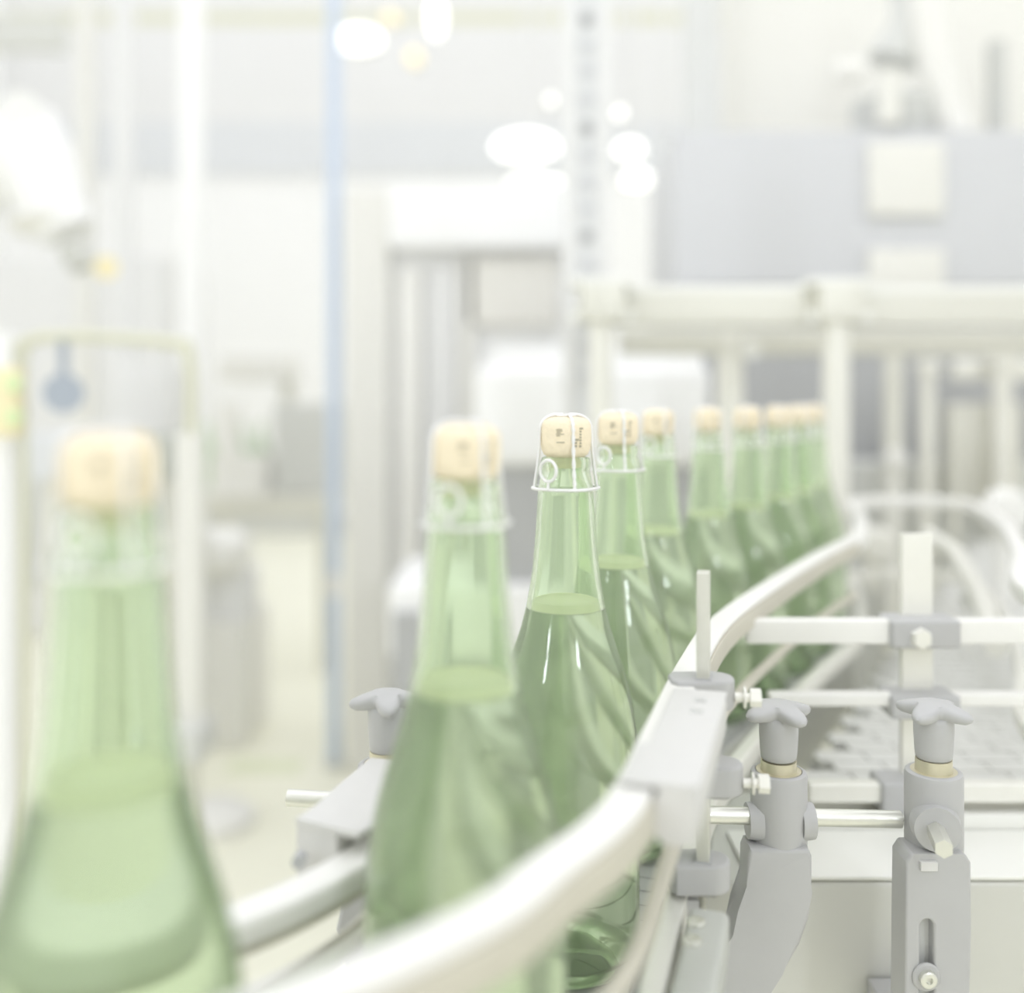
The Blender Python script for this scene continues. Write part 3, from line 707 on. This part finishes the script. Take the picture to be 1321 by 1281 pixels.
MB().bb(xk(30, YG), xk(246, YG), YG+.1, YG+.14, zy(760, YG), zy(700, YG), .01).build('shelf', GREYT, cg, 30)
q = MB(); q.cyl(P(82, 507, 1.95), P(82, 507, 1.99), .038); q.cyl(P(82, 507, 1.99), P(82, 507, 2.1), .015); q.cyl(P(82, 507, 2.1), P(82, 437, 2.1), .01)
tag(q.build('dial', NAVY), 'round blue grey dial hanging in the tube cage', 'dial')
q = MB(); q.bb(xk(-18, 1.95), xk(21, 1.95), 1.95, 1.99, zy(562, 2.0), zy(474, 2.0), .01)
ys = thing('warning_sign', 'yellow and lime sign at the left edge', 'sign', P(0, 520, 2.0))
q.build('yellow_plate', YEL, ys, 30)
for py in (495, 538): MB().lathe(P(17, py, 1.95), (0, -1, 0), [(0, 0), (0, .018), (.006, .016), (.007, 0)], 24).build('lime_spot', LIME, ys)
MB().bb(xk(0, 2.0), xk(14, 2.0), 1.99, 2.03, FLOOR, zy(520, 2.0)).build('stand', WALLM, ys, 0)

# far machinery between cage and blue pole: an assortment of distinct units
def unit(name, lab, cat, parts, base):
    t = thing(name, lab, cat, base)
    for nm, b, m in parts: b.build(nm, m, t, 30)
    return t
YM = 4.4
unit('far_machine', 'light grey machine with white drum between tube cage and blue pole', 'machine', [
 ('table', MB().bb(xk(255, YM), xk(420, YM), YM, YM+.6, zy(665, YM), zy(640, YM), .01), GREYT),
 ('drum', MB().cyl((xk(300, YM), YM+.2, zy(640, YM)), (xk(300, YM), YM+.2, zy(590, YM)), .15), WHT),
 ('grey_block', MB().bb(xk(345, YM), xk(425, YM), YM+.1, YM+.5, zy(640, YM), zy(520, YM), .02), GREY),
 ('white_column', MB().cyl((xk(288, YM), YM+.1, zy(590, YM)), (xk(288, YM), YM+.1, zy(520, YM)), .05), WHT),
 ('hood', MB().bb(xk(255, YM), xk(350, YM), YM+.3, YM+.6, zy(490, YM), zy(455, YM), .02), BEIGE),
 ('hood_post', MB().bb(xk(330, YM), xk(345, YM), YM+.50, YM+.58, zy(640, YM), zy(480, YM)), GREYT),
 ('leg', MB().bb(xk(275, YM), xk(285, YM), YM+.1, YM+.14, FLOOR, zy(664, YM)), GREYT),
 ('leg', MB().bb(xk(405, YM), xk(415, YM), YM+.1, YM+.14, FLOOR, zy(664, YM)), GREYT)], (xk(340, YM), YM, FLOOR))
for k, (px, lab) in enumerate(((268, 'pale green far bottle left of the white column'), (312, 'pale green far bottle just right of the white column'), (337, 'pale green far bottle, rightmost on the far machine'))):
    b = MB(); b.lathe((xk(px, YM+.42), YM+.42, zy(640, YM)), (0, 0, 1), [(0, 0), (0, .042), (.18, .042), (.24, .018), (.31, .015), (.31, 0)], 24)
    tag(b.build('far_bottle', GREENG), lab, 'bottle', 'far green bottles on the distant machine')
YN = 3.6
unit('floor_pump', 'white rounded pump housing on a beige foot on the yellow floor', 'pump', [
 ('housing', MB().lathe((xk(285, YN), YN, zy(740, YN)), (0, 0, 1), [(0, 0), (0, .07), (.05, .11), (.12, .11), (.16, .06), (.17, 0)], 32), WHT),
 ('body', MB().bb(xk(262, YN), xk(318, YN), YN-.02, YN+.2, zy(800, YN), zy(738, YN), .02), WALLG2),
 ('foot', MB().bb(xk(258, YN), xk(322, YN), YN-.06, YN+.3, FLOOR, zy(798, YN), .01), BEIGE)], (xk(285, YN), YN, FLOOR))
q = MB(); q.lathe(Vector((xk(275, 2.9), 2.9, FLOOR)), (0, 0, 1), [(0, 0), (0, .12), (.03, .12), (.06, .08), (.07, 0)], 32)
tag(q.build('floor_drain_cover', WHT), 'low white domed cover on the yellow floor right of the nearest bottle', 'cover')
q = MB(); q.bb(xk(310, 3.5), xk(400, 3.5), 3.3, 3.42, FLOOR, FLOOR+.004)
tag(q.build('floor_strip', mat('floor green strip', (230,234,206), .5), None, 0), 'pale green strip lying on the yellow floor', 'floor strip')
for (px, y0, y1, w, Y, m, nm, lab, cat) in (
    (60, 560, 620, 60, 2.5, WALLG, 'grey_box', 'small grey box behind the tube cage at left', 'box'),
    (180, 470, 560, 70, 3.7, WALLG2, 'pale_box', 'pale box seen through the tube cage', 'box'),
    (120, 620, 760, 180, 3.2, GREY, 'grey_cabinet', 'grey cabinet low behind the nearest cork', 'cabinet'),
    (205, 560, 620, 26, 2.8, mat('dusk grey', (196,199,192), .5), 'dark_motor', 'dark grey motor right of the nearest cork', 'motor')):
    t = thing(nm, lab, cat, (xk(px, Y), Y, FLOOR))
    MB().bb(xk(px-w/2, Y), xk(px+w/2, Y), Y, Y+.25, zy(y1, Y), zy(y0, Y), .015).build('housing', m, t, 30)
    MB().bb(xk(px-w*.25, Y), xk(px+w*.25, Y), Y+.05, Y+.2, FLOOR, zy(y1, Y)).build('stand', GREYT, t, 0)
lft = MB().bb(-3.6, xk(215, 5.2), 5.2, 5.9, FLOOR, zy(330, 5.2), .02).build('long_machine', WALLG2)
tag(lft, 'long pale machine body along the far left wall', 'machine')

# ------------------------------------------------------------------ light panels on masts and an overhead fill, all added
for i, (x, z, wd) in enumerate(((-2.35, 1.2, .13), (1.1, 1.2, .13), (-2.35, 2.4, .16), (1.1, 2.4, .16))):  # unseen panels stand in for windows, placed for the bottle highlights
    y = -1.7
    t = thing('highlight_panel', '%s added light panel on the %s mast behind the camera' % (('lower', 'upper')[i//2], ('left', 'right')[i % 2]), 'lamp', (x, y, z), 'added light panels on masts')
    MB().bb(x-wd, x+wd, y, y+.02, z-wd, z+wd).build('diffuser', GLOWC, t, 0)
    MB().bb(x-wd-.02, x+wd+.02, y-.08, y-.001, z-wd-.02, z+wd+.02, .01).build('housing', WALLG2, t, 30)
for x, sd in ((-2.35, 'left'), (1.1, 'right')):
    tag(MB().cyl((x, -1.813, FLOOR), (x, -1.813, 2.8), .035).build('panel_mast', STEEL), '%s added steel mast carrying light panels behind the camera' % sd, 'mast', 'light panel masts')
al = bpy.data.lights.new('fill_light', 'AREA'); al.shape = 'RECTANGLE'; al.size = 3.0; al.size_y = 1.0; al.energy = 13; al.color = (1, 1, 1)  # added area light that lifts the background, no fixture behind it
ao = bpy.data.objects.new('fill_light', al); C.objects.link(ao); ao.location = (0, 1.0, 4.4)
ao.rotation_euler = Vector((0, .77, -.64)).to_track_quat('-Z', 'Y').to_euler()

# ------------------------------------------------------------------ world light
w = bpy.data.worlds.new('World'); bpy.context.scene.world = w; w.use_nodes = True
nt = w.node_tree; bg = nt.nodes['Background']; bg.inputs['Strength'].default_value = 1.45
bg.inputs['Color'].default_value = (.975, .985, 1, 1)

# ------------------------------------------------------------------ camera
cam = bpy.data.cameras.new('Camera'); co = bpy.data.objects.new('Camera', cam); C.objects.link(co)
co.location = (0, 0, CAMZ); co.rotation_euler = (PI/2, 0, 0)
cam.sensor_fit = 'HORIZONTAL'; cam.sensor_width = 36.0; cam.lens = 36.0*F/1321
cam.shift_y = -(1281/2-HY)/1321; cam.shift_x = 0
cam.clip_start = .01; cam.clip_end = 50
cam.dof.use_dof = True; cam.dof.focus_distance = .625; cam.dof.aperture_fstop = 2.0
sc = bpy.context.scene; sc.camera = co
sc.view_settings.view_transform = 'Standard'; sc.view_settings.look = 'None'
sc.view_settings.gamma = 1; sc.view_settings.exposure = 0
try:
    sc.cycles.max_bounces = 20; sc.cycles.transmission_bounces = 20; sc.cycles.diffuse_bounces = 6; sc.cycles.glossy_bounces = 8
except Exception: pass
